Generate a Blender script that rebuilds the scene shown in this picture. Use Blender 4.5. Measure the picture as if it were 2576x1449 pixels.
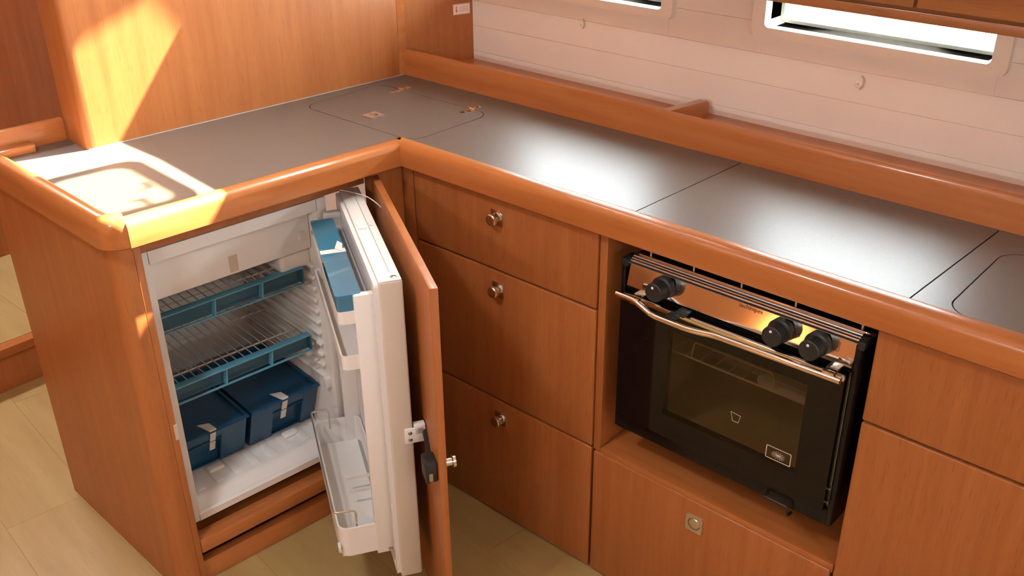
import bpy, bmesh, math, random
from mathutils import Matrix, Vector
random.seed(7)
sc = bpy.context.scene
for o in list(bpy.data.objects): bpy.data.objects.remove(o)
COL = sc.collection

# ---------------------------------------------------------------- camera
CAM = Vector((1.571, -1.3725, 1.6202)); YAW, PIT, ROL, FPX = 0.7382, -0.4846, -0.011, 2494.5
fw = Vector((-math.sin(YAW)*math.cos(PIT), math.cos(YAW)*math.cos(PIT), math.sin(PIT)))
rt = fw.cross(Vector((0, 0, 1))).normalized(); up = rt.cross(fw)
rt, up = rt*math.cos(ROL)+up*math.sin(ROL), -rt*math.sin(ROL)+up*math.cos(ROL)
cd = bpy.data.cameras.new('camera'); cam = bpy.data.objects.new('camera', cd); COL.objects.link(cam)
cd.sensor_width = 36; cd.lens = FPX/2576*36; cd.clip_start = 0.02
cam.matrix_world = Matrix(((rt.x, up.x, -fw.x, CAM.x), (rt.y, up.y, -fw.y, CAM.y), (rt.z, up.z, -fw.z, CAM.z), (0, 0, 0, 1)))
sc.camera = cam

# ---------------------------------------------------------------- light
ANG = 0.0985                                   # the peninsula stands 5.6 degrees off square to the hull run
CU = Vector((math.cos(ANG), -math.sin(ANG), 0)); CV = Vector((math.sin(ANG), math.cos(ANG), 0))
SUNT = Vector((-0.20, -0.84, -1.0))            # travel of sunlight, in the peninsula frame
w = bpy.data.worlds.new('sky'); sc.world = w; w.use_nodes = True
WORLD = 140.0
w.node_tree.nodes['Background'].inputs[0].default_value = (0.90, 0.95, 1.0, 1)
w.node_tree.nodes['Background'].inputs[1].default_value = WORLD
sl = bpy.data.lights.new('sun', 'SUN'); sl.energy = 140; sl.angle = 0.012; sl.color = (1.0, 0.90, 0.74)
so = bpy.data.objects.new('sun', sl); COL.objects.link(so)
sd = (CU*SUNT.x + CV*SUNT.y + Vector((0, 0, SUNT.z))).normalized()
so.rotation_euler = sd.to_track_quat('-Z', 'Y').to_euler(); so.location = (0, 3, 5)
vs = sc.view_settings; vs.view_transform = 'Standard'; vs.look = 'None'; vs.gamma = 1; vs.exposure = -0.14; vs.use_curve_mapping = False
def portal(name, loc, normal, sx, sy):          # sky light through an opening
    l = bpy.data.lights.new(name, 'AREA'); l.shape = 'RECTANGLE'; l.size = sx; l.size_y = sy; l.cycles.is_portal = True
    o = bpy.data.objects.new(name, l); COL.objects.link(o); o.location = loc
    o.rotation_euler = Vector(normal).to_track_quat('-Z', 'Y').to_euler()
FILL_HATCH = (.26, .46, -1.38, -1.18)
FORE_FILL_HATCH = (-1.78, -1.62, -.80, -.30)            # unseen hatch over the forward passage, added to brighten its end wall              # the saloon hatch above is unseen too, added and placed for fill light
AFT_FILL = (2.98, -1.30, -1.15, 1.55, 1.70)         # unseen opening added aft for fill light: x, y0, y1, z0, z1
portal('fill_hatch_portal', ((FILL_HATCH[0]+FILL_HATCH[1])/2, (FILL_HATCH[2]+FILL_HATCH[3])/2, 2.10), (0, 0, -1), FILL_HATCH[1]-FILL_HATCH[0], FILL_HATCH[3]-FILL_HATCH[2])
portal('forward_fill_portal', (-1.70, -.55, 2.10), (0, 0, -1), .16, .50)
portal('aft_fill_portal', (3.02, (AFT_FILL[1]+AFT_FILL[2])/2, (AFT_FILL[3]+AFT_FILL[4])/2), (-1, 0, 0), AFT_FILL[4]-AFT_FILL[3], AFT_FILL[2]-AFT_FILL[1])
portal('opposite_fill_portal', (1.1, -2.66, 1.64), (0, 1, 0), .5, .10)
pw = CU*.0+CV*.285; portal('cabin_side_portal', (pw.x, pw.y, 1.875), (-CV.x, -CV.y, 0), .62, .33)
portal('port_portal_1', (0.08, .625, 1.17), (0, -1, 0), 0.5, 0.12)
portal('port_portal_2', (0.79, .625, 1.17), (0, -1, 0), 0.55, 0.12)

# ---------------------------------------------------------------- materials
def mat(name, col=(.8, .8, .8), rough=.5, metal=0, coat=0, trans=0, ior=1.45, spec=.5, emit=None):
    m = bpy.data.materials.new(name); m.use_nodes = True; b = m.node_tree.nodes['Principled BSDF']
    b.inputs['Base Color'].default_value = (*col, 1); b.inputs['Roughness'].default_value = rough
    b.inputs['Metallic'].default_value = metal; b.inputs['Coat Weight'].default_value = coat
    b.inputs['Coat Roughness'].default_value = .12
    b.inputs['Transmission Weight'].default_value = trans; b.inputs['IOR'].default_value = ior
    b.inputs['Specular IOR Level'].default_value = spec
    return m
def nodes(m): return m.node_tree.nodes, m.node_tree.links, m.node_tree.nodes['Principled BSDF']
def noise_col(m, c0, c1, scale, detail=4, p0=.3, p1=.7, bump=0, rough_var=None):
    N, L, b = nodes(m)
    tc = N.new('ShaderNodeTexCoord'); mp = N.new('ShaderNodeMapping'); mp.inputs['Scale'].default_value = scale
    oi = N.new('ShaderNodeObjectInfo'); ad = N.new('ShaderNodeVectorMath'); ad.operation = 'ADD'
    L.new(tc.outputs['Object'], mp.inputs['Vector']); L.new(mp.outputs[0], ad.inputs[0]); 
    sc_ = N.new('ShaderNodeVectorMath'); sc_.operation = 'SCALE'; sc_.inputs['Scale'].default_value = 40
    cx = N.new('ShaderNodeCombineXYZ'); [L.new(oi.outputs['Random'], cx.inputs[i]) for i in range(3)]
    L.new(cx.outputs[0], sc_.inputs[0]); L.new(sc_.outputs[0], ad.inputs[1])
    nz = N.new('ShaderNodeTexNoise'); nz.inputs['Scale'].default_value = 1; nz.inputs['Detail'].default_value = detail
    L.new(ad.outputs[0], nz.inputs['Vector'])
    cr = N.new('ShaderNodeValToRGB'); cr.color_ramp.elements[0].position = p0; cr.color_ramp.elements[1].position = p1
    cr.color_ramp.elements[0].color = (*c0, 1); cr.color_ramp.elements[1].color = (*c1, 1)
    L.new(nz.outputs['Fac'], cr.inputs[0]); L.new(cr.outputs[0], b.inputs['Base Color'])
    if bump:
        bp = N.new('ShaderNodeBump'); bp.inputs['Strength'].default_value = bump; bp.inputs['Distance'].default_value = .001
        L.new(nz.outputs['Fac'], bp.inputs['Height']); L.new(bp.outputs[0], b.inputs['Normal'])
    return m, ad, cr
def wood(name, axis, c0, c1, pore, rough=.38, coat=.25, fine=170, along=5, pores=.5):
    m = mat(name, rough=rough, coat=coat)
    s = [fine*.28]*3; s[axis] = along*.5
    m, ad, cr = noise_col(m, c0, c1, s, 6, .3, .72)
    N, L, b = nodes(m)
    # short dark pores stretched along the grain
    tc = N.new('ShaderNodeTexCoord'); mp = N.new('ShaderNodeMapping'); s2 = [fine*3.2]*3; s2[axis] = fine*.16; mp.inputs['Scale'].default_value = s2
    L.new(tc.outputs['Object'], mp.inputs['Vector']); nz = N.new('ShaderNodeTexNoise'); nz.inputs['Scale'].default_value = 1; nz.inputs['Detail'].default_value = 2
    L.new(mp.outputs[0], nz.inputs['Vector']); r2 = N.new('ShaderNodeValToRGB'); r2.color_ramp.elements[0].position = .58; r2.color_ramp.elements[1].position = .74
    L.new(nz.outputs['Fac'], r2.inputs[0]); mx = N.new('ShaderNodeMix'); mx.data_type = 'RGBA'
    mul = N.new('ShaderNodeMath'); mul.operation = 'MULTIPLY'; mul.inputs[1].default_value = pores
    L.new(r2.outputs[0], mul.inputs[0]); L.new(mul.outputs[0], mx.inputs['Factor']); L.new(cr.outputs[0], mx.inputs['A']); mx.inputs['B'].default_value = (*pore, 1)
    L.new(mx.outputs['Result'], b.inputs['Base Color'])
    return m
VC0, VC1, VP = (.335, .106, .0265), (.405, .140, .039), (.21, .056, .0135)
M = {}
M['veneer'] = wood('veneer_upright_grain', 2, VC0, VC1, VP, .40, .12)
TC0, TC1, TP = (.365, .112, .0265), (.475, .170, .047), (.235, .06, .0145)
M['solid_x'] = wood('solid_wood_grain_along', 0, TC0, TC1, TP, .30, .45, fine=120, pores=.22)
M['solid_y'] = wood('solid_wood_grain_across', 1, TC0, TC1, TP, .30, .45, fine=120, pores=.22)
M['floorwood'] = wood('pale_floor_wood', 0, (.355, .240, .088), (.435, .305, .122), (.26, .160, .058), .38, .15, fine=60, pores=.25)
M['locker'] = wood('locker_wood', 0, (.22, .075, .024), (.32, .12, .04), (.15, .045, .015), .35, .3, fine=90)
m = mat('dark_laminate', rough=.41, spec=.55); M['laminate'], ad, cr = noise_col(m, (.108, .082, .068), (.150, .118, .099), (900, 900, 900), 2, .35, .65)
M['laminate_base'] = mat('worktop_core', (.015, .013, .012), .8)
m = mat('hull_board', rough=.6); M['hull'], _, _ = noise_col(m, (.90, .80, .70), (.93, .84, .74), (6, 6, 6), 3, .3, .7)
M['white'] = mat('white_plastic', (.82, .80, .77), .32)
M['frame'] = mat('window_frame_plastic', (.90, .82, .71), .38)
M['gasket'] = mat('grey_gasket', (.40, .44, .41), .45)
M['sealant'] = mat('sealant', (.42, .38, .35), .4)
M['dooredge'] = mat('shade_toned_door_shell', (.62, .55, .46), .38)  # shade on the white door's side is put into this beige
M['liner'] = mat('white_liner', (.84, .80, .76), .28)
M['chrome'] = mat('polished_chrome', (.82, .80, .78), .08, 1)
M['steel'] = mat('brushed_steel', (.78, .75, .70), .30, 1)
M['panel'] = mat('mirror_steel_panel', (.86, .84, .80), .10, 1)
M['wire'] = mat('coated_wire', (.72, .66, .62), .3, .2)
M['black'] = mat('black_enamel', (.006, .005, .005), .22, spec=.3)
M['blackglass'] = mat('black_glass', (.004, .003, .003), .05, spec=.35)
M['blackmat'] = mat('black_plastic', (.014, .014, .014), .45)
M['cavity'] = mat('oven_enamel', (.62, .52, .36), .5)
M['paper'] = mat('white_paper', (.85, .84, .86), .7)
M['tape'] = mat('tape_film', (.75, .72, .68), .35)
M['taped'] = mat('beige_tape', (.60, .49, .40), .5)
M['red'] = mat('red_print', (.62, .04, .03), .5)
M['pinkprint'] = mat('faded_print', (.75, .48, .42), .5)
M['print'] = mat('dark_print', (.05, .02, .015), .5)
M['white_dot'] = mat('white_dot', (.8, .8, .8), .5)
M['screw'] = mat('screw_steel', (.55, .52, .48), .3, 1)
def thin(name, col, gloss, groughness=.03, diff=None, difff=0):
    m = bpy.data.materials.new(name); m.use_nodes = True; N, L = m.node_tree.nodes, m.node_tree.links
    N.remove(N['Principled BSDF']); out = N['Material Output']
    t = N.new('ShaderNodeBsdfTransparent'); t.inputs[0].default_value = (*col, 1)
    g = N.new('ShaderNodeBsdfGlossy'); g.inputs['Roughness'].default_value = groughness; g.inputs[0].default_value = (1, 1, 1, 1)
    base = t
    if diff:
        d = N.new('ShaderNodeBsdfDiffuse'); d.inputs[0].default_value = (*diff, 1)
        tl = N.new('ShaderNodeBsdfTranslucent'); tl.inputs[0].default_value = (*diff, 1)
        dm = N.new('ShaderNodeMixShader'); dm.inputs[0].default_value = .35; L.new(d.outputs[0], dm.inputs[1]); L.new(tl.outputs[0], dm.inputs[2])
        ms = N.new('ShaderNodeMixShader'); ms.inputs[0].default_value = difff; L.new(t.outputs[0], ms.inputs[1]); L.new(dm.outputs[0], ms.inputs[2]); base = ms
    fr = N.new('ShaderNodeFresnel'); fr.inputs[0].default_value = 1.5
    mu = N.new('ShaderNodeMath'); mu.operation = 'MULTIPLY'; mu.inputs[1].default_value = gloss; L.new(fr.outputs[0], mu.inputs[0])
    ge = N.new('ShaderNodeNewGeometry'); iv = N.new('ShaderNodeMath'); iv.operation = 'SUBTRACT'; iv.inputs[0].default_value = 1; L.new(ge.outputs['Backfacing'], iv.inputs[1])
    m2 = N.new('ShaderNodeMath'); m2.operation = 'MULTIPLY'; L.new(mu.outputs[0], m2.inputs[0]); L.new(iv.outputs[0], m2.inputs[1]); mu = m2   # inner faces of a sheet do not mirror
    mx = N.new('ShaderNodeMixShader'); L.new(mu.outputs[0], mx.inputs[0]); L.new(base.outputs[0], mx.inputs[1]); L.new(g.outputs[0], mx.inputs[2])
    L.new(mx.outputs[0], out.inputs[0]); return m
M['glass'] = thin('window_glass', (.93, .96, .95), 1)
M['tint'] = thin('tinted_acrylic', (.80, .77, .70), 1)
M['ovenglass'] = thin('smoked_oven_glass', (.66, .58, .47), .7)
M['blue'] = thin('clear_blue_plastic', (.30, .62, .78), 1.6, .04, (.12, .42, .58), .55)
M['bluedark'] = thin('dark_blue_plastic', (.06, .20, .36), .9, .10, (.025, .13, .28), .80)
M['bluerail'] = thin('blue_rail_plastic', (.40, .62, .72), 1, .1, (.06, .19, .27), .58)
M['railrim'] = thin('pale_blue_rail_edge', (.30, .58, .70), 1, .08, (.18, .50, .66), .78)

# ---------------------------------------------------------------- mesh helpers
class MB:
    def __init__(s, flip=False): s.bm = bmesh.new(); s.flip = flip
    def _box(s, c, bev, seg, edges=None):
        if bev > 0:
            es = list({e for v in c for e in v.link_edges})
            bmesh.ops.bevel(s.bm, geom=es, offset=bev, segments=seg, profile=.5, affect='EDGES', clamp_overlap=True)
    def box(s, x0, x1, y0, y1, z0, z1, bev=0, seg=2):
        if x0 > x1: x0, x1 = x1, x0
        if y0 > y1: y0, y1 = y1, y0
        if z0 > z1: z0, z1 = z1, z0
        r = bmesh.ops.create_cube(s.bm, size=1, matrix=Matrix.Translation(((x0+x1)/2, (y0+y1)/2, (z0+z1)/2)) @ Matrix.Diagonal((x1-x0, y1-y0, z1-z0, 1)))
        s._box(r['verts'], bev, seg); return s
    def hexa(s, pts):                    # eight corners: bottom four, then top four
        v = [s.bm.verts.new(p) for p in pts]
        for f in ((0, 1, 2, 3), (4, 5, 6, 7), (0, 1, 5, 4), (1, 2, 6, 5), (2, 3, 7, 6), (3, 0, 4, 7)): s.bm.faces.new([v[i] for i in f])
        return s
    def tube(s, path, r, n=8, cap=True, closed=False):
        P = [Vector(p) for p in path]; rings = []; prev = None
        for i, p in enumerate(P):
            a = P[i-1] if (i > 0 or closed) else None; b = P[(i+1) % len(P)] if (i < len(P)-1 or closed) else None
            if a is None: t = (b-p)
            elif b is None: t = (p-a)
            else: t = (p-a).normalized()+(b-p).normalized()
            t = t.normalized()
            if prev is None:
                q = Vector((0, 0, 1)) if abs(t.z) < .9 else Vector((1, 0, 0)); n1 = t.cross(q).normalized()
            else:
                n1 = (prev - t*prev.dot(t)).normalized()
            prev = n1; n2 = t.cross(n1)
            k = 1
            if a is not None and b is not None:
                c = max(.5, t.dot((b-p).normalized())); k = 1/c if False else 1
            rr = r[i] if isinstance(r, (list, tuple)) else r
            rings.append([s.bm.verts.new(p+(n1*math.cos(2*math.pi*j/n)+n2*math.sin(2*math.pi*j/n))*rr*k) for j in range(n)])
        m_ = len(rings)
        for i in range(m_ if closed else m_-1):
            A, B = rings[i], rings[(i+1) % m_]
            for j in range(n): s.bm.faces.new((A[j], A[(j+1) % n], B[(j+1) % n], B[j]))
        if cap and not closed: s.bm.faces.new(rings[0][::-1]); s.bm.faces.new(rings[-1])
        return s
    def lathe(s, p, axis, prof, n=24):   # prof: (distance along axis, radius)
        ax = Vector(axis).normalized(); q = Vector((0, 0, 1)) if abs(ax.z) < .9 else Vector((1, 0, 0))
        n1 = ax.cross(q).normalized(); n2 = ax.cross(n1); p = Vector(p)
        rings = [[s.bm.verts.new(p+ax*d+(n1*math.cos(2*math.pi*j/n)+n2*math.sin(2*math.pi*j/n))*r) for j in range(n)] for d, r in prof]
        for A, B in zip(rings, rings[1:]):
            for j in range(n): s.bm.faces.new((A[j], A[(j+1) % n], B[(j+1) % n], B[j]))
        s.bm.faces.new(rings[0][::-1]); s.bm.faces.new(rings[-1]); return s
    def slab(s, outer, holes, t0, t1, axis=2):   # plate with holes; 2-D outline lies across the axis
        def mp(p, t):
            return (p[0], p[1], t) if axis == 2 else ((p[0], t, p[1]) if axis == 1 else (t, p[0], p[1]))
        loops = [outer]+list(holes); es = []; tops = []; bots = []
        for lp in loops:
            a = [s.bm.verts.new(mp(p, t1)) for p in lp]; b = [s.bm.verts.new(mp(p, t0)) for p in lp]; tops.append(a); bots.append(b)
            for i in range(len(lp)):
                j = (i+1) % len(lp); s.bm.faces.new((a[i], a[j], b[j], b[i]))
        if not holes:
            s.bm.faces.new(tops[0]); s.bm.faces.new(bots[0][::-1])
        else:
            for side in (tops, bots):
                ed = [s.bm.edges.get((lp[i], lp[(i+1) % len(lp)])) for lp in side for i in range(len(lp))]
                bmesh.ops.triangle_fill(s.bm, use_beauty=True, use_dissolve=False, edges=ed)
        return s
    def sweep(s, prof, path, closed=False):      # prof: (outward offset, z); path: (x, y); outward is to the right of travel
        P = [Vector((p[0], p[1])) for p in path]; rings = []; n = len(P)
        for i, p in enumerate(P):
            d1 = (P[i]-P[i-1]).normalized() if (i > 0 or closed) else None
            d2 = (P[(i+1) % n]-P[i]).normalized() if (i < n-1 or closed) else None
            if d1 is None: d1 = d2
            if d2 is None: d2 = d1
            n1 = Vector((d1.y, -d1.x)); n2 = Vector((d2.y, -d2.x)); mm = (n1+n2); mm = mm/mm.dot(n1) if mm.length > 1e-6 else n1
            rings.append([s.bm.verts.new((p.x+mm.x*o, p.y+mm.y*o, z)) for o, z in prof])
        k = len(prof)
        for i in range(n if closed else n-1):
            A, B = rings[i], rings[(i+1) % n]
            for j in range(k): s.bm.faces.new((A[j], A[(j+1) % k], B[(j+1) % k], B[j]))
        if not closed: s.bm.faces.new(rings[0][::-1]); s.bm.faces.new(rings[-1])
        return s
def rrect(x0, x1, y0, y1, r, n=6):
    out = []
    for cx, cy, a0 in ((x1-r, y1-r, 0), (x0+r, y1-r, 90), (x0+r, y0+r, 180), (x1-r, y0+r, 270)):
        for i in range(n+1):
            a = math.radians(a0+90*i/n); out.append((cx+r*math.cos(a), cy+r*math.sin(a)))
    return out
def fillet(path, r, n=5):
    P = [Vector(p) for p in path]; out = [P[0]]
    for i in range(1, len(P)-1):
        a = (P[i-1]-P[i]); b = (P[i+1]-P[i]); ra = min(r, a.length*.45, b.length*.45)
        p0 = P[i]+a.normalized()*ra; p1 = P[i]+b.normalized()*ra
        for k in range(n+1):
            t = k/n; out.append(p0*(1-t)**2+P[i]*2*t*(1-t)+p1*t*t)
    out.append(P[-1]); return out
FR = {'M': Matrix.Identity(4), 'P': Matrix.Rotation(-ANG, 4, 'Z')}
TH = math.radians(65.0)                               # how far the refrigerator door stands open
EV = CU*math.sin(TH)-CV*math.cos(TH); NV = -(CU*(-math.cos(TH))+CV*(-math.sin(TH)))   # along the door, and outwards
HP = CV*(-.115)
FR['D'] = Matrix(((EV.x, NV.x, 0, HP.x), (EV.y, NV.y, 0, HP.y), (0, 0, 1, 0), (0, 0, 0, 1)))
def finish(mb, name, material, off=(0, 0, 0), smooth=38):
    bm = mb.bm
    if mb.flip:
        for v in bm.verts: v.co.y = -v.co.y
    for v in bm.verts: v.co -= Vector(off)
    bmesh.ops.remove_doubles(bm, verts=bm.verts, dist=1e-6)
    bmesh.ops.recalc_face_normals(bm, faces=bm.faces)
    me = bpy.data.meshes.new(name); bm.to_mesh(me); bm.free(); me.materials.append(M[material])
    me.polygons.foreach_set('use_smooth', [True]*len(me.polygons)); me.set_sharp_from_angle(angle=math.radians(smooth))
    return me
class Thing:
    def __init__(s, name, label, cat, frame='M', at=(0, 0, 0), group=None, kind=None, mb=None, material=None):
        s.off = Vector(at)
        data = finish(mb, name, material, at) if mb else None
        s.o = bpy.data.objects.new(name, data); COL.objects.link(s.o)
        s.o.matrix_world = FR[frame] @ Matrix.Translation(s.off)
        s.o['label'] = label
        if cat: s.o['category'] = cat
        if group: s.o['group'] = group
        if kind: s.o['kind'] = kind
    def part(s, name, mb, material, parent=None, label=None, smooth=38):
        o = bpy.data.objects.new(name, finish(mb, name, material, s.off, smooth)); COL.objects.link(o)
        o.parent = parent or s.o
        if label: o['label'] = label
        return o
    def copy(s, src, delta, parent=None):
        o = src.copy(); COL.objects.link(o); o.parent = parent or s.o; o.location = Vector(delta); return o
def B(*a, **k): return MB().box(*a, **k)
def loc2w(u, v): p = CU*u+CV*v; return (p.x, p.y)

ZC, ZB, OV = .900, .851, .031          # worktop surface, underside of its edge strip, overhang of the strip
UB = -.412                             # face of the wooden bulkhead
ENDV = lambda u: -.676+.0695*(u-.031)  # outer line of the peninsula's end

# ================================================================ structure
fl = Thing('floor', 'pale wood laminate cabin floor', 'floor', 'P', kind='structure')
fl.part('floor_base', B(-1.75, 3.3, -2.9, .6, -.05, -.006), 'laminate_base')
y = -2.88; row = 0
while y < .30:
    x = -1.75 - (0, .55, .25, .8, .4)[row % 5]
    while x < 3.2:
        x0, x1 = max(x, -1.75), min(x+1.25, 3.3)
        if x1-x0 > .05: fl.part('floor_plank', B(x0, x1-.0006, y, y+.1995, -.006, 0), 'floorwood')
        x += 1.25
    y += .20; row += 1
pf = Thing('floor', 'raised wooden floor step beyond the peninsula', 'floor', 'M', kind='structure')
pf.part('step_riser', B(-1.9, -1.19, -2.6, .5, 0, .112), 'veneer')
pf.part('step_nosing', B(-1.9, -1.178, -2.6, .5, .112, .14, bev=.004), 'solid_y')
for i in range(16): pf.part('floor_plank', B(-1.9, -1.215, -2.6+i*.2, -2.6+i*.2+.1988, .14, .1415), 'floorwood')

wl = Thing('wall_left', 'tall teak-coloured veneer bulkhead behind the peninsula', 'wall', 'P', kind='structure')
wl.part('veneer_panel', MB().slab([(UB, -.512), (UB, .366), (-.52, .366), (-.52, -.512)], [], .80, 2.06), 'veneer')
wl.part('end_post', MB().sweep([(0, .80), (0, 2.06), (.04, 2.06), (.04, .80)], [(-.52, -.49), (-.52, -.53), (UB-.012, -.53), (UB-.004, -.527), (UB+.001, -.52), (UB+.001, -.49)]) if False else
        MB().slab([(UB+.0015, -.508), (UB+.0015, -.522), (UB-.002, -.528), (UB-.008, -.531), (-.515, -.531), (-.522, -.524), (-.522, -.508)], [], .80, 2.06), 'veneer')
wl2 = Thing('wall_left', 'narrow veneer panel between the bulkhead and the white hull lining', 'wall', 'M', kind='structure')
wl2.part('veneer_panel', MB().slab([(-.378, .352), (-.305, .562), (-.45, .60), (-.47, .352)], [], .85, 2.06), 'veneer')
wl2.part('corner_strip', MB().slab([(-.389, .338), (-.379, .343), (-.371, .362), (-.40, .37), (-.41, .345)], [], .895, 2.06), 'solid_y')

hw = Thing('wall_back', 'off-white boarded hull lining with fine horizontal grooves', 'wall', 'M', kind='structure')
WIN = [(-.18, .300, 1.131, 1.212), (.560, 1.020, 1.131, 1.212)]      # clear openings of the two hull windows
hw.part('backing', MB().slab([(-1.9, 0), (3.1, 0), (3.1, 1.69), (-1.9, 1.69)], [rrect(a, b, c, d, .012) for a, b, c, d in WIN], .5575, .61, axis=1), 'hull')
zs = [.905, .938, 1.006, 1.071, 1.137, 1.203, 1.269, 1.335, 1.401, 1.467, 1.533, 1.599, 1.66]
for z0, z1 in zip(zs, zs[1:]):
    mb = MB(); segs = [(-.345, 3.0)]
    cut = [(a-.012, b+.012) for a, b, c, d in WIN if z1 > c-.012 and z0 < d+.012]
    if cut:
        xs = [-.345]+[q for c in cut for q in c]+[3.0]
        segs = list(zip(xs[0::2], xs[1::2]))
        for a, b, c, d in WIN:                       # pieces above and below the window
            if z0 < c-.012 < z1: mb.box(a-.012, b+.012, .55, .5575, z0+.0002, c-.012)
            if z0 < d+.012 < z1: mb.box(a-.012, b+.012, .55, .5575, d+.012, z1-.0002)
    for a, b in segs: mb.box(a, b, .55, .5575, z0+.0002, z1-.0002, bev=.0004, seg=1)
    hw.part('board', mb, 'hull')

def port_window(i, a, b, c, d, label):
    t = Thing('window_%d' % i, label, 'window', 'M', (a, .55, c), kind='structure')
    t.part('window_frame', MB().slab(rrect(a-.030, b+.030, c-.020, d+.022, .018), [rrect(a, b, c, d, .010)], .532, .552, axis=1), 'frame')
    t.part('reveal', MB().slab(rrect(a-.004, b+.004, c-.004, d+.004, .012), [rrect(a, b, c, d, .010)], .552, .606, axis=1), 'frame')
    t.part('gasket', MB().slab(rrect(a-.012, b+.012, c-.010, d+.010, .012), [rrect(a+.008, b-.008, c+.007, d-.005, .008)], .600, .612, axis=1), 'gasket')
    t.part('pane', MB().slab(rrect(a-.01, b+.01, c-.01, d+.01, .010), [], .613, .617, axis=1), 'glass')
port_window(1, *WIN[0], 'small hull window cut off by the top of the picture, left of the overhead locker')
port_window(2, *WIN[1], 'long low hull window just below the overhead locker')

# the rest of the cabin around the camera
fw_ = Thing('wall_front', 'wooden panel at the forward end of the passage', 'wall', 'M', kind='structure', mb=B(-1.84, -1.80, -2.7, .6, 0, 2.06), material='veneer')
ow = Thing('wall_right', 'opposite cabin side with an unseen window added for fill light', 'wall', 'M', kind='structure')
ow.part('panel', MB().slab([(-1.9, 0), (3.1, 0), (3.1, 2.06), (-1.9, 2.06)], [[(.85, 1.59), (1.35, 1.59), (1.35, 1.69), (.85, 1.69)]], -2.64, -2.60, axis=1), 'veneer')  # window hole added out of view to light the cabinet fronts
ow.part('pane', B(.85, 1.35, -2.63, -2.625, 1.59, 1.69), 'glass')
aw = Thing('wall_aft', 'aft cabin wall with a small unseen opening added for fill light', 'wall', 'M', kind='structure', mb=MB().slab([(-2.7, 0), (.6, 0), (.6, 2.06), (-2.7, 2.06)], [[(AFT_FILL[1], AFT_FILL[3]), (AFT_FILL[2], AFT_FILL[3]), (AFT_FILL[2], AFT_FILL[4]), (AFT_FILL[1], AFT_FILL[4])]], 2.98, 3.02, axis=0), material='hull')
ce = Thing('ceiling', 'white cabin headliner with two unseen hatch openings added for light', 'ceiling', 'M', kind='structure')
ce.part('headliner', MB().slab([(-1.9, -2.7), (3.1, -2.7), loc2w(3.2, .262), loc2w(-1.95, .262)], [rrect(*FILL_HATCH, .04), rrect(*FORE_FILL_HATCH, .04)], 2.05, 2.09), 'hull')
p0, p1, p2 = loc2w(-2.0, .25), loc2w(3.2, .25), (3.1, .62)
ce.part('side_deck', MB().slab([p0, p1, (3.1, .62), (-1.95, .62)], [], 1.66, 1.70), 'hull')

# cabin-side window high up that lets the sun onto the peninsula
def bp(u, v, z=ZC):                                  # where the sunray through that point pierces the cabin side v = .25
    t = (.25-v)/-SUNT.y; return (u-SUNT.x*t, z+t)
w3 = Thing('window_3', 'long cabin-side window above the side deck', 'window', 'P', kind='structure')
op = [bp(UB, -.28, 1.098), (.27, 1.723), (.285, 1.80), (.27, 2.025), bp(UB, -.522, 1.117), bp(UB, -.341, 1.188)]
w3.part('cabin_side', MB().slab([(-2.0, 1.665), (3.2, 1.665), (3.2, 2.06), (-2.0, 2.06)], [op], .25, .262, axis=1), 'hull')
ring_o = [bp(*p) for p in ((-.300, -.655), (-.296, -.540), (-.286, -.508), (-.262, -.490), (-.04, -.481), (-.012, -.487), (.006, -.503), (.006, -.53), (-.008, -.70), (-.28, -.715))]
ring_i = [bp(*p) for p in ((-.268, -.65), (-.264, -.545), (-.255, -.525), (-.235, -.514), (-.06, -.507), (-.042, -.511), (-.030, -.523), (-.028, -.54), (-.038, -.672), (-.255, -.685))]
w3.part('pane', MB().slab(op, [], .270, .273, axis=1), 'glass')
w3.part('port_frame', MB().slab(ring_o, [ring_i], .25, .268, axis=1), 'gasket')
w3.part('port_pane', MB().slab(ring_i, [], .257, .260, axis=1), 'tint')
for (a, b, c, d) in ((-.150, -.110, -.522, -.527), (-.116, -.110, -.525, -.548), (-.066, -.028, -.560, -.566), (-.072, -.064, -.560, -.584)):
    q = [bp(a, c), bp(b, c), bp(b, d), bp(a, d)]; w3.part('latch', MB().slab(q, [], .248, .256, axis=1), 'gasket')

# ================================================================ worktop
wt = Thing('worktop', 'dark taupe laminate L-shaped galley worktop with wooden edge strips', 'worktop', 'M', (0, 0, .86))
e0 = loc2w(0, ENDV(0)+.026); e1 = loc2w(-.52, ENDV(-.52)+.026)
def seam(x0, t): return x0+(.017*t/.345)
S1, S2 = .620, 1.128
G = .0013
HL = (-.360, .030, .006, .256); SK = (1.180, 1.70, .006, .280)
sub = [e0, (0, 0), (1.80, 0), (1.80, .355), (-.385, .355), loc2w(UB, -.528), loc2w(-.512, -.53), e1]
wt.part('core', MB().slab(sub[::-1], [], .872, .893), 'laminate_base')
s1 = [e0, (0, 0), (S1-G, 0), (S1+.017-G, .355), (-.385, .355), loc2w(UB, -.528), loc2w(-.512, -.53), e1]
wt.part('slab', MB().slab(s1[::-1], [rrect(*HL, .042, 8)], .893, ZC), 'laminate')
wt.part('slab', MB().slab([(S1+G, 0), (S2-G, 0), (S2+.017-G, .355), (S1+.017+G, .355)], [], .893, ZC), 'laminate')
wt.part('slab', MB().slab([(S2+G, 0), (1.80, 0), (1.80, .355), (S2+.017+G, .355)], [rrect(*SK, .042, 8)], .893, ZC), 'laminate')
wt.part('sealant_bead', MB().slab([loc2w(UB+.0005, -.526), loc2w(UB+.003, -.526), loc2w(UB+.003, .33), loc2w(UB+.0005, .33)], [], ZC, ZC+.0014), 'sealant', label='thin pale bead along the bulkhead')
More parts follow.
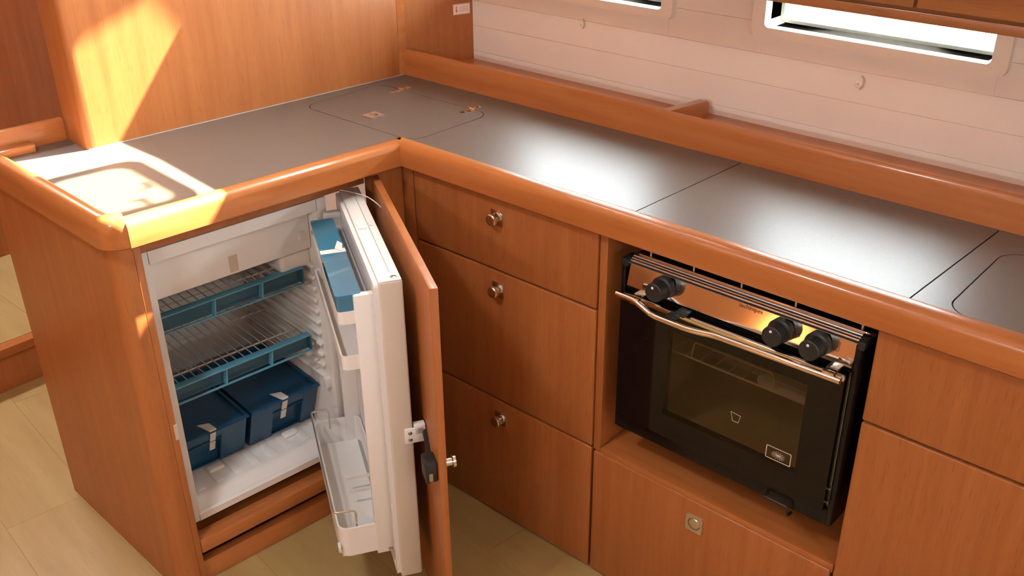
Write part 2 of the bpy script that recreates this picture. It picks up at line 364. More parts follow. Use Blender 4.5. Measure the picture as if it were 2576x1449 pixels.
# edge strips: one profile, swept along each side
PR = [(-.003, .87), (-.003, ZC+.004), (.001, ZC+.0055), (.016, ZC+.0055), (.0225, ZC+.0035), (.0270, ZC+.0), (.0300, ZC-.0055), (OV, ZC-.011), (OV, ZB+.003), (OV-.003, ZB), (.004, ZB)]
wt.part('edge_strip', MB().sweep(PR, [(0, 0), (1.80, 0)]), 'solid_x')
# mitre the peninsula strip into the inner corner
pen_front = [loc2w(0, ENDV(0)+.045), (0, 0)]
def strip(path, start_mitre=None, end_mitre=None, prof=PR):
    mb = MB(); mb.sweep(prof, path)
    return mb
wt_p = MB()
n_m = Vector((0, -1)); n_p = Vector((CU.x, CU.y)); mm = (n_m+n_p); mm = mm/mm.dot(n_m)
ring_a = [wt_p.bm.verts.new((pen_front[0][0]+n_p.x*o, pen_front[0][1]+n_p.y*o, z)) for o, z in PR]
ring_b = [wt_p.bm.verts.new((mm.x*o, mm.y*o, z)) for o, z in PR]
for j in range(len(PR)):
    wt_p.bm.faces.new((ring_a[j], ring_a[(j+1) % len(PR)], ring_b[(j+1) % len(PR)], ring_b[j]))
wt_p.bm.faces.new(ring_a[::-1]); wt_p.bm.faces.new(ring_b)
wt.part('edge_strip', wt_p, 'solid_y')
# end strip with the rounded outer corner; it stands a little proud of the worktop
PE = [(-.003, .87), (-.003, ZC+.012), (.003, ZC+.0155), (.012, ZC+.0155), (.021, ZC+.010), (.026, ZC-.002), (.0275, ZC-.012), (.0275, ZB+.003), (.0245, ZB), (.004, ZB)]
pth = [e1]
cx_, cy_ = loc2w(-.0225, ENDV(0)+.0485)
a_end = math.atan2(CU.y, CU.x)            # direction of the front strip's outward normal
dl = Vector((e0[0]-e1[0], e0[1]-e1[1])).normalized(); a_st = math.atan2(-dl.x, dl.y)
a_st = math.atan2(-dl.x*1.0, dl.y)        # outward normal of the end strip points to the camera side
a_st = math.atan2(-dl.x, dl.y)
nv = Vector((dl.y, -dl.x)); a_st = math.atan2(nv.y, nv.x)
for k in range(7):
    a = a_st+(a_end-a_st)*k/6; pth.append((cx_+.0225*math.cos(a), cy_+.0225*math.sin(a)))
wt.part('edge_strip', MB().sweep(PE, pth), 'solid_x')

hl = wt.part('hatch_lid', MB().slab(rrect(HL[0]+.0022, HL[1]-.0022, HL[2]+.0022, HL[3]-.0022, .040, 8), [], .893, ZC), 'laminate')
for hx in (-.278, -.030):
    mb = MB()
    for k, (dy, r) in enumerate(((-.030, .009), (-.012, .011), (.006, .010), (.022, .008))):
        mb.lathe((hx+.004*math.sin(k*2), .254+dy, ZC-.0005), (0, 0, 1), [(0, r), (.002, r), (.0032, r*.6)], 14)
    mb.tube([(hx-.010, .254, ZC+.002), (hx+.010, .254, ZC+.002)], .0028, 8)
    wt.part('hinge', mb, 'chrome', hl)
mb = MB().slab(rrect(-.192, -.154, .050, .090, .004), [rrect(-.183, -.163, .060, .080, .009)], ZC-.001, ZC+.002)
mb.lathe((-.173, .070, ZC-.004), (0, 0, 1), [(0, .0085), (.005, .0085), (.006, .007)], 18)
wt.part('latch', mb, 'chrome', hl)
wt.part('hatch_lid', MB().slab(rrect(SK[0]+.0022, SK[1]-.0022, SK[2]+.0022, SK[3]-.0022, .040, 8), [], .893, ZC), 'laminate')

# ---- rail, shelf and divider along the hull
rl = Thing('fiddle_rail', 'long wooden rail standing along the back of the worktop', 'rail', 'M', (0, .36, .89),
  mb=MB().sweep([(0, .893), (.0, .953), (-.002, .962), (-.007, .967), (-.013, .967), (-.018, .962), (-.018, .893)], [(-.378, .355), (1.80, .355)]), material='solid_x')
sh = Thing('narrow_shelf', 'narrow wooden shelf between the rail and the white hull lining', 'shelf', 'M', (0, .45, .90),
  mb=MB().slab([(-.372, .374), (1.80, .374), (1.80, .5495), (-.312, .5495)], [], .897, .915), material='solid_x')
dv = Thing('shelf_divider', 'short wooden divider standing on the narrow hull shelf', 'divider', 'M', (.436, .45, .9155),
  mb=MB().slab([(.374, .9155), (.53, .9155), (.53, .945), (.522, .952), (.374, .965)], [], .426, .446, axis=0), material='solid_y')
fp = Thing('fiddle_rail', 'stepped wooden rail at the far side of the peninsula beyond the bulkhead post', 'rail', 'P', (-.5, -.62, .89))
fp.part('upper_rail', MB().box(-.5325, -.5135, -.725, -.533, .8695, .948, bev=.003), 'solid_y')
fp.part('lower_rail', MB().box(-.5125, -.478, -.690, -.612, .9002, .9165, bev=.0015, seg=2), 'solid_y')

# ================================================================ overhead locker
lk = Thing('overhead_locker', 'brown wooden overhead locker in the top right corner', 'locker', 'M', (.7, .2, 1.26))
lk.part('carcass', MB().box(-.30, 2.2, .203, .548, 1.2625, 1.655, bev=.002), 'locker')
lk.part('lower_rail', MB().box(-.30, 2.2, .196, .203, 1.262, 1.2785, bev=.002), 'locker')
for a, b in ((-.29, .353), (.358, .988), (.993, 1.62), (1.625, 2.19)):
    lk.part('door', MB().box(a, b, .194, .203, 1.2835, 1.65, bev=.0025), 'locker')

# ================================================================ hull-side cabinets
def chrome_knob(t, parent, x, z):
    mb = MB().box(x-.0165, x+.0165, -.0030, .0002, z-.0175, z+.0175, bev=.0012, seg=2)
    mb.lathe((x, -.0025, z), (0, -1, 0), [(0, .0115), (.004, .0125), (.006, .0085), (.011, .0085), (.013, .0135), (.019, .0135), (.021, .0115)], 24)
    return t.part('knob', mb, 'chrome', parent, 'chrome push knob on a square plate')
dc = Thing('drawer_cabinet', 'wooden base cabinet with three drawers and chrome knobs, left of the oven', 'cabinet', 'M', (.29, .1, 0))
dc.part('carcass', MB().box(.0, .545, .017, .34, .012, .868), 'veneer')
dc.part('filler_strip', MB().box(-.03, .0305, .0, .017, .0, .848), 'veneer')
dc.part('side_panel', MB().box(.5475, .5655, .004, .34, .3345, .868, bev=.001).box(.5475, .5655, .0175, .34, 0, .3345), 'veneer')
for z0, z1, kz in ((.6725, .835, .795), (.3415, .6675, .627), (.006, .3360, .291)):
    d = dc.part('drawer', MB().box(.0325, .5445, .0, .0165, z0, z1, bev=.0028, seg=3), 'veneer')
    chrome_knob(dc, d, .284, kz)
oc = Thing('oven_cabinet', 'wooden bottom compartment with a flush push lock beneath the oven', 'cabinet', 'M', (.82, .1, 0))
oc.part('shelf', MB().box(.566, 1.092, .0035, .34, .326, .3445, bev=.0015), 'solid_x')
oc.part('back_panel', MB().box(.566, 1.092, .335, .342, .345, .868), 'blackmat')
oc.part('carcass', MB().box(.566, 1.092, .018, .33, .012, .32), 'veneer')
od = oc.part('drawer_front', MB().box(.5515, 1.0885, -.001, .016, .006, .333, bev=.0032, seg=3), 'veneer')
mb = MB().slab(rrect(.789, .827, .261, .301, .005), [rrect(.794, .822, .267, .295, .0138)], -.0042, -.0008, axis=1)
mb.lathe((.808, -.0005, .281), (0, -1, 0), [(0, .0125), (.002, .0125), (.0032, .011)], 24)
oc.part('flush_lock', mb, 'steel', od, 'flush square push lock')
rc = Thing('drawer_cabinet', 'wooden base cabinet at the right picture edge, right of the oven', 'cabinet', 'M', (1.4, .1, 0))
rc.part('carcass', MB().box(1.0935, 1.80, .0175, .34, .012, .868), 'veneer')
for z0, z1 in ((.6655, .835), (.006, .6605)):
    rc.part('drawer', MB().box(1.0945, 1.80, .0, .0165, z0, z1, bev=.0028, seg=3), 'veneer')

# ================================================================ peninsula cabinet
pc = Thing('peninsula_cabinet', 'wooden peninsula cabinet around the open refrigerator with its door ajar', 'cabinet', 'P', (-.2, -.4, 0))
PV = lambda u: ENDV(u)+.013
cr_ = .030; arc_ = [(-cr_+cr_*math.sin(math.radians(a)), PV(-cr_)+cr_-cr_*math.cos(math.radians(a))) for a in range(0, 91, 10)]
pc.part('side_panel', MB().slab([(-.536, PV(-.536))]+arc_+[(0, -.6215), (-.536, -.6215)], [], 0, .868), 'veneer')
pc.part('stile', MB().box(-.030, -.0005, -.6212, -.6065, 0, .868, bev=.002), 'veneer')
pc.part('hinge_stile', MB().box(-.03, 0, -.085, -.0045, 0, .868, bev=.001), 'veneer')
pc.part('back_panel', MB().box(-.54, -.525, -.62, .0, 0, .868), 'veneer')
pc.part('bottom_board', MB().box(-.50, -.055, -.606, -.086, .050, .095, bev=.003), 'solid_y')
pc.part('plinth_rail', MB().box(-.040, -.002, -.606, -.086, .086, .122, bev=.004), 'solid_y')
pc.part('toe_board', MB().box(-.034, -.012, -.606, -.086, 0, .055, bev=.003), 'solid_y')
pc.part('top_rail', MB().box(-.10, -.03, -.606, -.086, .812, .868), 'veneer')
strike = pc.part('strike_tape', MB().box(-.004, .001, -.6135, -.606, .40, .437), 'taped', label='strip of beige tape on the stile edge')
# the wooden door of the cabinet, swung open behind the refrigerator door
DW = Matrix(FR['P'].inverted() @ FR['D'])
def dpart(t, name, mb, material, parent=None, label=None):
    """a part drawn in the door frame (along, towards inside, up) of a thing that stands in the peninsula frame"""
    for v in mb.bm.verts: v.co = DW @ Vector((v.co.x, -v.co.y, v.co.z))
    return t.part(name, mb, material, parent, label)
wd = dpart(pc, 'door', MB().box(-.035, .538, -.042, -.0265, .012, .836, bev=.0012), 'veneer')
mb = MB().lathe((.515, -.042, .449), (0, -1, 0), [(0, .0145), (.002, .0145), (.003, .0085), (.014, .0085), (.016, .0125), (.021, .0125), (.022, .011)], 20)
dpart(pc, 'knob', mb, 'chrome', wd, 'chrome push knob')
mb = MB().box(.488, .530, -.0265, -.002, .418, .462, bev=.004); 
dpart(pc, 'lock_case', mb, 'blackmat', wd, 'black lock case')
dpart(pc, 'lock_bolt', MB().box(.518, .5315, -.016, -.008, .422, .440, bev=.001), 'screw', wd)

# ================================================================ refrigerator
rf = Thing('refrigerator', 'white built-in refrigerator with its door standing open', 'refrigerator', 'P', (-.25, -.37, .14))
UF = -.045; VL, VR, ZF0, ZF1 = -.604, -.178, .139, .803
mb = MB()
IL, IR, IB, IT = -.577, -.205, .178, .776
mb.box(-.50, UF, VL, IL, ZF0, ZF1, bev=.002); mb.box(-.50, UF, IR, VR, ZF0, ZF1, bev=.002)
mb.box(-.50, UF, IL-.004, IR+.004, IT, ZF1-.0005); mb.box(-.50, -.44, IL-.004, IR+.004, ZF0, ZF1)
prof = [(-.45, ZF0), (UF, ZF0), (UF, .155), (UF-.004, .1595), (UF-.012, .1600), (UF-.026, .172), (UF-.034, IB-.001), (UF-.042, IB), (-.45, IB)]
b2 = MB(); b2.slab([(p[0], p[1]) for p in prof], [], IL-.004, IR+.004, axis=1)
rf.part('cabinet_body', mb, 'liner'); rf.part('floor_tray', b2, 'liner')
rib0 = None
for k in range(8):
    v = -.545+k*.046
    if rib0 is None: rib0 = rf.part('floor_rib', MB().box(-.166, -.092, v-.010, v+.010, IB-.001, IB+.004, bev=.003), 'liner')
    else: rf.copy(rib0, (0, k*.046, 0))
for v in (-.487, -.290): rf.part('bin_stop', MB().box(-.150, -.128, v-.019, v+.019, IB, IB+.012, bev=.005, seg=3), 'liner')
rg = None
for k in range(11):
    if rg is None: rg = rf.part('wall_ridge', MB().box(-.42, -.075, IR-.010, IR+.002, .338, .349, bev=.004, seg=3), 'liner')
    else: rf.copy(rg, (0, 0, k*.029))
rf.part('bin_catch', MB().box(-.075, -.058, IR-.014, IR+.002, .318, .345, bev=.003), 'white')
fz = rf.part('freezer_flap', MB().box(-.092, -.078, IL+.003, IR-.001, .678, .772, bev=.004, seg=3), 'liner')
rf.part('flap_tape', MB().box(-.0785, -.0772, -.404, -.384, .684, .722), 'taped', fz, 'beige tape label')
rf.part('flap_tape', MB().box(-.0785, -.074, -.236, -.222, .705, .724, bev=.001), 'tape', fz, 'crumpled clear tape')
th = rf.part('thermostat_housing', MB().box(-.20, -.088, -.282, IR+.002, .632, .676, bev=.010, seg=4), 'liner')
rf.part('dial', MB().box(-.15, -.11, -.275, -.235, .675, .681, bev=.002), 'wire', th)

# ---- the refrigerator's own door, drawn in the door frame
fd = dpart(rf, 'door', MB().box(-.030, .438, .0, .0445, .112, .809, bev=.004, seg=3), 'dooredge')
dpart(rf, 'door_top_cap', MB().box(-.0285, .4365, .0015, .0435, .8085, .8105, bev=.0008), 'white', fd, 'white top edge of the door, above the shade-toned shell')
dpart(rf, 'cap_slot', MB().box(-.02, .400, .0165, .0185, .8100, .8112), 'gasket', fd)
dpart(rf, 'door_gasket', MB().slab(rrect(-.026, .434, .116, .806, .01), [rrect(-.012, .420, .130, .794, .006)], .0445, .0525, axis=1), 'white', fd)
lr = MB().slab(rrect(-.014, .424, .128, .796, .008), [], .0445, .0505, axis=1)
lr.box(.396, .412, .050, .0875, .166, .777, bev=.003); lr.box(.002, .018, .050, .0875, .166, .777, bev=.003); lr.box(.002, .412, .050, .066, .166, .180, bev=.002)
dpart(rf, 'door_liner', lr, 'liner', fd)
dpart(rf, 'butter_box', MB().slab(rrect(.050, .404, .072, .118, .006, 3), [rrect(.053, .401, .075, .115, .004, 3)], .7445, .7745).box(.052, .402, .074, .116, .7445, .747), 'blue', fd, 'clear blue dairy box')
dpart(rf, 'butter_lid', MB().slab(rrect(.049, .405, .071, .1195, .007, 4), [], .7748, .7775), 'blue', fd, 'clear blue lid')
dpart(rf, 'lid_tape', MB().hexa([(.205, .070, .7777), (.222, .070, .7777), (.222, .120, .7777), (.205, .120, .7777), (.205, .070, .7784), (.222, .070, .7784), (.222, .120, .7784), (.205, .120, .7784)]).hexa([(.170, .080, .7785), (.186, .072, .7785), (.222, .078, .779), (.205, .090, .779), (.170, .080, .7795), (.186, .072, .7795), (.222, .078, .780), (.205, .090, .780)]), 'tape', fd, 'torn strip of clear tape')
def tray(z0, z1, b1, name):
    mb = MB().slab(rrect(.018, .4085, .052, b1, .012, 4), [rrect(.022, .4045, .056, b1-.0035, .009, 4)], z0, z1).box(.020, .4065, .054, b1-.002, z0, z0+.003)
    return dpart(rf, name, mb, 'liner', fd)
tray(.719, .7440, .1185, 'door_shelf')
tray(.621, .6500, .1195, 'door_shelf')
mb = MB().slab(rrect(.012, .4115, .052, .162, .022, 6), [rrect(.016, .4075, .056, .1585, .019, 6)], .176, .247).box(.016, .408, .056, .158, .176, .180)
dpart(rf, 'bottle_bin', mb, 'liner', fd)
for a_ in (.215, .262): dpart(rf, 'bottle_clip', MB().box(a_, a_+.0025, .056, .118, .218, .226), 'liner', fd)
g_ = fillet([(.045, .126, .243), (.045, .126, .298), (.045, .1665, .298), (.402, .1665, .287), (.402, .123, .285), (.402, .123, .239)], .010, 5)
dpart(rf, 'bottle_guard', MB().tube(g_, .0024, 8), 'steel', fd, 'bent metal bottle guard')
dpart(rf, 'bin_tape', MB().box(.395, .412, .160, .166, .190, .205, bev=.001), 'tape', fd)
dpart(rf, 'hinge_bracket', MB().box(.4375, .4415, -.022, .0175, .452, .487, bev=.002).box(.425, .4415, -.0245, -.002, .470, .492, bev=.002), 'white', fd, 'white bracket plate')
for z_ in (.461, .477): dpart(rf, 'screw', MB().lathe((.4412, .007, z_), (1, 0, 0), [(0, .0042), (.0012, .0042), (.002, .0026)], 14), 'screw', fd)
st = fillet([(.437, -.0225, .478), (.455, -.024, .455), (.478, -.020, .430), (.492, -.014, .415), (.498, -.012, .395)], .02, 4)
dpart(rf, 'sliding_strap', MB().tube(st, .0055, 6), 'blackmat', fd, 'black strap joining the two doors')
dpart(rf, 'screw', MB().lathe((.424, .014, .8104), (0, 0, 1), [(0, .0062), (.001, .0062), (.0018, .004)], 16), 'screw', fd)
dpart(rf, 'cap_clip', MB().box(.170, .200, .022, .040, .8103, .8128, bev=.0006).box(.172, .190, .0085, .016, .8103, .8132, bev=.001), 'white', fd)
cb = fillet([(-.02, .050, .8135), (.012, .022, .816), (.055, -.006, .818), (.085, -.020, .812), (.098, -.0255, .808)], .02, 4)
dpart(rf, 'string', MB().tube(cb, .0011, 6), 'tape', fd, 'thin white string tied at the hinge')

# ---- wire shelves
def wire_shelf(z, label):
    t = Thing('wire_shelf', label, 'shelf', 'P', (-.25, -.4, z-.02), group='wire shelves in the refrigerator')
    v0, v1, u = -.570, -.232, -.080
    rb = t.part('front_rail', MB().box(u-.018, u-.0158, v0, v1, z-.021, z+.017).box(u-.018, u-.001, v1-.003, v1, z-.021, z+.017), 'bluerail', label='translucent blue front rail')
    t.part('rail_rim', MB().box(u-.021, u, v0, v1+.0005, z+.0162, z+.0195, bev=.0014, seg=3), 'railrim', rb)
    t.part('rail_rim', MB().box(u-.006, u, v0, v1+.0005, z-.0230, z-.0190, bev=.0016, seg=3), 'railrim', rb)
    for k in range(1, 3):
        v = v0+(v1-v0)*k/3+.008; t.part('rail_rib', MB().hexa([(u-.016, v-.003, z-.020), (u-.001, v-.003, z-.020), (u-.001, v+.001, z-.020), (u-.016, v+.001, z-.020), (u-.016, v+.003, z+.0155), (u-.003, v+.003, z+.0155), (u-.003, v+.006, z+.0155), (u-.016, v+.006, z+.0155)]), 'railrim', rb)
    wr = None
    for k in range(17):
        v = v0+.012+k*.0198
        if wr is None: wr = t.part('wire', MB().tube([(-.425, v, z), (u-.019, v, z)], .0014, 6), 'wire')
        else: t.copy(wr, (0, k*.0198, 0))
    for uu in (-.165, -.30, -.42): t.part('cross_bar', MB().tube([(uu, v0+.004, z-.0026), (uu, v1+.004, z-.0026)], .0019, 6), 'wire')
wire_shelf(.6175, 'upper white wire shelf with blue front rail, just below the freezer flap')
wire_shelf(.4450, 'lower white wire shelf with blue front rail, above the two dark blue bins')

# ---- crisper bins
def crisper(v0, v1, r0, r1, tape, label):
    t = Thing('crisper_bin', label, 'bin', 'P', (-.25, (v0+v1)/2, IB+.0045), group='dark blue crisper bins')
    zb, zt = IB+.005, .300; ub = -.370
    mb = MB()
    def face(ut, ub_, a, b):                      # a piece of the leaning front wall
        mb.hexa([(ub_-.003, a, zb), (ub_, a, zb), (ub_, b, zb), (ub_-.003, b, zb), (ut-.003, a, zt), (ut, a, zt), (ut, b, zt), (ut-.003, b, zt)])
    face(-.118, -.160, v0, r0); face(-.118, -.160, r1, v1)
    zz = zt-.034
    mb.hexa([(-.176, r0, zb), (-.173, r0, zb), (-.173, r1, zb), (-.176, r1, zb), (-.153, r0, zz), (-.150, r0, zz), (-.150, r1, zz), (-.153, r1, zz)])
    mb.box(-.153, -.1275, r0, r1, zz-.002, zz+.001)
    mb.hexa([(-.134, r0, zz), (-.131, r0, zz), (-.131, r1, zz), (-.134, r1, zz), (-.121, r0, zt), (-.118, r0, zt), (-.118, r1, zt), (-.121, r1, zt)])
    for a in (r0, r1): mb.hexa([(-.176, a-.001, zb), (-.160, a-.001, zb), (-.160, a+.001, zb), (-.176, a+.001, zb), (-.150, a-.001, zz), (-.131, a-.001, zz), (-.131, a+.001, zz), (-.150, a+.001, zz)])
    for a in (v0, v1-.003): mb.hexa([(ub, a, zb), (-.162, a, zb), (-.162, a+.003, zb), (ub, a+.003, zb), (ub, a, zt), (-.119, a, zt), (-.119, a+.003, zt), (ub, a+.003, zt)])
    mb.box(ub, ub+.003, v0, v1, zb, zt); mb.box(ub, -.165, v0, v1, zb, zb+.002)
    bd = t.part('tub', mb, 'bluedark')
    t.part('lid', MB().box(ub+.003, -.1225, v0+.0035, v1-.0035, zt-.0085, zt-.0055), 'bluedark', label='dark blue cover plate')
    t.part('rim', MB().slab([(ub-.004, v0-.003), (-.110, v0-.003), (-.110, v1+.003), (ub-.004, v1+.003)], [[(ub+.003, v0+.003), (-.120, v0+.003), (-.120, v1-.003), (ub+.003, v1-.003)]], zt-.001, zt+.004), 'bluedark')
    t.part('tape_strip', MB().hexa([(-.146, tape, .232), (-.143, tape, .232), (-.143, tape+.013, .232), (-.146, tape+.013, .232), (-.112, tape-.004, .306), (-.109, tape-.004, .306), (-.109, tape+.010, .306), (-.112, tape+.010, .306)]).hexa([(-.150, tape-.016, .305), (-.110, tape-.006, .305), (-.110, tape+.011, .305), (-.140, tape+.008, .305), (-.150, tape-.016, .307), (-.110, tape-.006, .3075), (-.110, tape+.011, .3075), (-.140, tape+.008, .307)]), 'tape', label='strip of clear tape')
crisper(-.568, -.402, -.548, -.464, -.492, 'left dark blue crisper bin with a strip of tape, beside the peninsula side')
crisper(-.388, -.212, -.330, -.248, -.306, 'right dark blue crisper bin with a strip of tape, beside the refrigerator door hinge')

# ================================================================ oven
ov = Thing('oven', 'black and chrome gas oven with three knobs and a wavy chrome handle', 'oven', 'M', (.84, .15, .425))
X0, X1, ZO0, ZO1 = .602, 1.0745, .425, .797
mb = MB()
mb.box(X0, .612, .0, .30, ZO0, ZO1, bev=.002); mb.box(1.064, X1, .0, .30, ZO0, ZO1, bev=.002)
mb.box(.61, 1.066, .0, .30, ZO0, .459, bev=.001); mb.box(.61, 1.066, .0145, .30, .742, ZO1); mb.box(.61, 1.066, .003, .02, .742, .7525); mb.box(X0, X1, .295, .302, ZO0, ZO1)
ov.part('housing', mb, 'black')
cv = MB(); CX0, CX1, CZ0, CZ1 = .655, 1.030, .470, .728
cv.box(CX0-.004, CX0, .012, .29, CZ0, CZ1).box(CX1, CX1+.004, .012, .29, CZ0, CZ1).box(CX0, CX1, .012, .29, CZ0-.004, CZ0).box(CX0, CX1, .012, .29, CZ1, CZ1+.004).box(CX0-.004, CX1+.004, .288, .292, CZ0, CZ1)
cv.slab([(.612, .459), (1.064, .459), (1.064, .742), (.612, .742)], [[(CX0, CZ0), (CX1, CZ0), (CX1, CZ1), (CX0, CZ1)]], .010, .013, axis=1)
ov.part('cavity', cv, 'cavity')
for sx in (X0-.034, X1): ov.part('gimbal_pin', MB().lathe((sx, .15, .74), (1, 0, 0), [(0, .006), (.036 if sx < 1 else .018, .006)], 12), 'steel')
dr = ov.part('door', MB().slab([(.6125, .4615), (1.0605, .4615), (1.0605, .741), (.6125, .741)], [[(.722, .512), (1.000, .512), (1.000, .699), (.722, .699)]], -.012, .004, axis=1), 'blackglass')
ov.part('door_glass', MB().box(.7215, 1.0005, -.0125, -.0095, .5115, .6995), 'ovenglass', dr)
ov.part('door_trim_bar', MB().box(.620, 1.062, -.020, -.010, .733, .7445, bev=.003, seg=3), 'panel', dr, 'chrome bar along the top of the door')
hp = [(.628, -.050, .7575), (.668, -.050, .7575), (.690, -.052, .750), (.712, -.054, .7425), (.785, -.054, .7425), (.812, -.052, .745), (.838, -.050, .7485), (1.068, -.050, .7535)]
hd = ov.part('handle', MB().tube(fillet(hp, .02, 5), .0058, 12), 'chrome', dr, 'wavy chrome grab handle')
for x_ in (.668, 1.046): ov.part('handle_bracket', MB().box(x_-.010, x_+.010, -.052, -.014, .757, .763, bev=.001).box(x_-.010, x_+.010, -.050, -.044, .748, .7635, bev=.001), 'chrome', dr)
pn = ov.part('control_panel', MB().slab([(.004, .752), (-.004, .754), (.006, .7985), (.010, .7990), (.014, .752)], [], .6185, 1.0645, axis=0), 'panel', label='mirror-bright control panel')
mb = MB()
tr = [(.010, .7985), (-.003, .7985), (-.0045, .8000), (-.003, .8020), (.002, .8030), (.0025, .8065), (.006, .8085), (.0065, .8110), (.011, .8125), (.012, .8155), (.017, .8180), (.022, .8170), (.024, .8130), (.024, .7985)]
tr = [(y_+.004, .7985+(z_-.7985)*.62) for y_, z_ in tr]
ov.part('top_moulding', MB().slab(tr, [], .6170, 1.0660, axis=0), 'steel', label='ribbed chrome moulding')
ov.part('top_rod', MB().tube(fillet([(.626, .034, .804), (.626, .022, .8115), (1.074, .022, .8115), (1.078, .034, .806)], .008), .0036, 10), 'chrome')
for sx in ((.602, .6165), (1.0665, 1.0795)): ov.part('corner_cap', MB().box(sx[0], sx[1], -.002, .03, .790, .806, bev=.002), 'blackmat')
for x_ in (.652, .745, .842, .945, 1.062): ov.part('pot_holder_pin', MB().tube([(x_, .022, .806), (x_, .022, .850)], .0024, 8), 'chrome')
ov.part('hob_plate', MB().box(.61, 1.068, .034, .30, .792, .800), 'black')
for x_, s_ in ((.701, 1), (.937, 1), (1.004, 1)):
    k = ov.part('control_knob', MB().lathe((x_, .001, .7785), (0, -1, .02), [(0, .0205), (.014, .0215), (.016, .017), (.020, .0155), (.021, .0185), (.040, .0180), (.0415, .0165)], 28), 'blackmat', label='black round control knob')
    ov.part('pointer_dot', MB().lathe((x_-.002, -.0402, .7890), (0, -1, 0), [(0, .0026), (.0006, .0024)], 12), 'white_dot', k)
ov.part('igniter_clip', MB().box(.741, .765, -.034, -.004, .7475, .7515, bev=.0015).box(.735, .757, -.048, -.028, .7465, .751, bev=.0015), 'blackmat')
# printed marks on the panel
def outline(x0, x1, z0, z1, y, t=.0006, r=.001): return MB().slab(rrect(x0, x1, z0, z1, r, 2), [rrect(x0+t, x1-t, z0+t, z1-t, r*.7, 2)], y-.0003, y, axis=1)
for x_ in (.728, .962, 1.031):
    pm = outline(x_-.0065, x_+.0065, .773, .789, 0).box(x_-.002, x_+.002, -.0003, 0, .778, .7805)
    for v in pm.bm.verts: v.co.y += -.004+(v.co.z-.754)*.2247-.0001
    ov.part('printed_mark', pm, 'print', pn)
cu_ = bpy.data.curves.new('brand_lettering', 'FONT'); cu_.body = 'techimpex'; cu_.size = .0105; cu_.extrude = .0001
to = bpy.data.objects.new('brand_lettering_src', cu_); COL.objects.link(to); bpy.context.view_layer.update()
tm = bpy.data.meshes.new_from_object(to.evaluated_get(bpy.context.evaluated_depsgraph_get())); bpy.data.objects.remove(to)
wd_ = max(v.co.x for v in tm.vertices)
for v in tm.vertices: v.co = Vector((.850+v.co.x*.046/wd_-ov.off.x, -.004+(.7885+v.co.y-.754)*.2247-.0003-ov.off.y-v.co.z, .7885+v.co.y*1.0-ov.off.z))
tm.materials.clear(); tm.materials.append(M['print'])
tx = bpy.data.objects.new('brand_lettering', tm); COL.objects.link(tx); tx.parent = pn; tx['label'] = 'dark maker lettering'
# door label, drop-shaped mark, lower wire latch
lb = outline(.942, .991, .522, .549, -.0127, .0016, .002)
for k in range(8):
    a = math.pi*k/8; lb.tube([(.9665-.013*math.cos(a), -.0130, .5345-.009*math.sin(a)), (.9665+.013*math.cos(a), -.0130, .5345+.009*math.sin(a))], .00035, 4)
ov.part('rating_label', lb, 'taped', dr, 'cream outlined label with a starburst')
ov.part('printed_mark', MB().tube([(.866, -.013, .584), (.886, -.013, .582), (.882, -.013, .566), (.871, -.013, .566)], .0007, 5, closed=True), 'taped', dr)
ov.part('lower_latch', MB().tube(fillet([(.950, .002, .432), (.950, -.014, .437), (.998, -.014, .437), (1.000, -.014, .418), (1.000, .002, .416)], .005), .0026, 8), 'blackmat')
for z_ in (.505, .476): ov.part('door_screw', MB().lathe((1.0625, .0, z_), (0, -1, 0), [(0, .0028), (.003, .002)], 10), 'screw')
rk = Thing('oven_rack', 'wire rack inside the oven behind the smoked glass', 'rack', 'M', (.84, .15, .64))
RZ, RY = .6265, .035
fr_ = rk.part('front_wire', MB().tube([(.658, RY, RZ), (1.027, RY, RZ)], .0022, 8), 'wire')
rk.part('back_wire', MB().tube([(.658, .27, RZ), (1.027, .27, RZ)], .0022, 8), 'wire')
r0_ = None
for k in range(12):
    if r0_ is None: r0_ = rk.part('wire', MB().tube([(.675, RY-.003, RZ+.003), (.675, .272, RZ+.003)], .0014, 6), 'wire')
    else: rk.copy(r0_, (k*.0305, 0, 0))
rk.part('bail', MB().tube(fillet([(.747, RY, RZ), (.751, RY, RZ+.036), (.914, RY, RZ+.036), (.921, RY, RZ)], .008), .0015, 6), 'wire')
pp = Thing('folded_leaflet', 'folded white paper leaflet lying on the oven rack', 'leaflet', 'M', (.94, .15, RZ+.006))
lf = MB()
prof_ = [(1.022, RZ+.0265)]+[(.899+.011*math.cos(a), RZ+.0155+.011*math.sin(a)) for a in [math.pi*.5+math.pi*k/10 for k in range(11)]]+[(1.022, RZ+.0045)]
inner_ = [(x+(.0006 if x < 1.0 else 0), z+(.0005 if z < RZ+.0155 else -.0005)) for x, z in prof_]
lf.slab(prof_+inner_[::-1], [], .030, .20, axis=1)
pp.part('sheet', lf, 'paper')

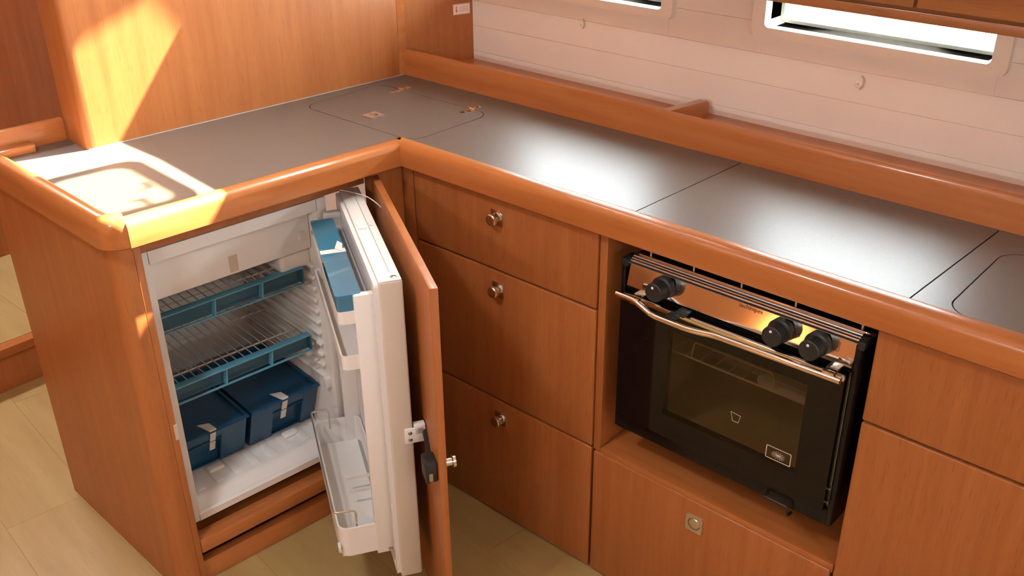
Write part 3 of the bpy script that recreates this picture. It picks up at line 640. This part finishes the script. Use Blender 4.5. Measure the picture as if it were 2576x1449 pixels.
# ================================================================ small things on the hull and bulkhead
def hook(x, z, s, label):
    t = Thing('wall_hook', label, 'hook', 'M', (x, .548, z), group='clips on the hull lining')
    t.part('base', MB().lathe((x, .5505, z-.004*s), (0, -1, 0), [(0, .0075*s), (.0015, .0075*s), (.003, .005*s)], 16), 'frame')
    t.part('screw', MB().lathe((x, .5478, z-.004*s), (0, -1, 0), [(0, .0016*s), (.0006, .0014*s)], 8), 'gasket')
    t.part('curl', MB().tube([(x+.004*s, .548, z-.013*s), (x+.010*s, .545, z-.006*s), (x+.012*s, .543, z+.003*s), (x+.010*s, .543, z+.010*s), (x+.006*s, .545, z+.013*s)], .0013*s, 6), 'taped')
hook(.063, 1.064, .9, 'small white clip on the hull lining below the cut-off window')
hook(.773, 1.050, 1.1, 'small curled white clip on the hull lining below the long window')
# sticker on the narrow veneer panel
d_ = Vector((.073, .210)).normalized(); nn = Vector((d_.y, -d_.x))
def onp(s_, z, off):
    p = Vector((-.378, .352))+d_*s_+nn*off; return (p.x, p.y, z)
def pl(mb, s0, s1, z0, z1, o0, o1): return mb.hexa([onp(s0, z0, o0), onp(s1, z0, o0), onp(s1, z0, o1), onp(s0, z0, o1), onp(s0, z1, o0), onp(s1, z1, o0), onp(s1, z1, o1), onp(s0, z1, o1)])
sk = Thing('wall_sticker', 'small white sticker with a red arrow on the narrow veneer panel', 'sticker', 'M', onp(.17, 1.05, 0))
sk.part('plate', pl(MB(), .152, .201, 1.038, 1.065, .0002, .0012), 'frame')
ar = pl(MB(), .1605, .1625, 1.049, 1.060, .0012, .0016)
ar.hexa([onp(.1615, 1.043, .0012), onp(.1616, 1.043, .0012), onp(.1616, 1.043, .0016), onp(.1615, 1.043, .0016), onp(.1580, 1.050, .0012), onp(.1650, 1.050, .0012), onp(.1650, 1.050, .0016), onp(.1580, 1.050, .0016)])
sk.part('arrow', ar, 'red')
for k in range(3): sk.part('print_line', pl(MB(), .170, .196, 1.0455+k*.005, 1.0475+k*.005, .0012, .0015), 'pinkprint')
bx_ = MB()
for (a, b, c, d) in ((.1535, .1995, 1.0392, 1.0398), (.1535, .1995, 1.0632, 1.0638), (.1535, .1541, 1.0392, 1.0638), (.1989, .1995, 1.0392, 1.0638)): pl(bx_, a, b, c, d, .0012, .0015)
sk.part('print_border', bx_, 'pinkprint')
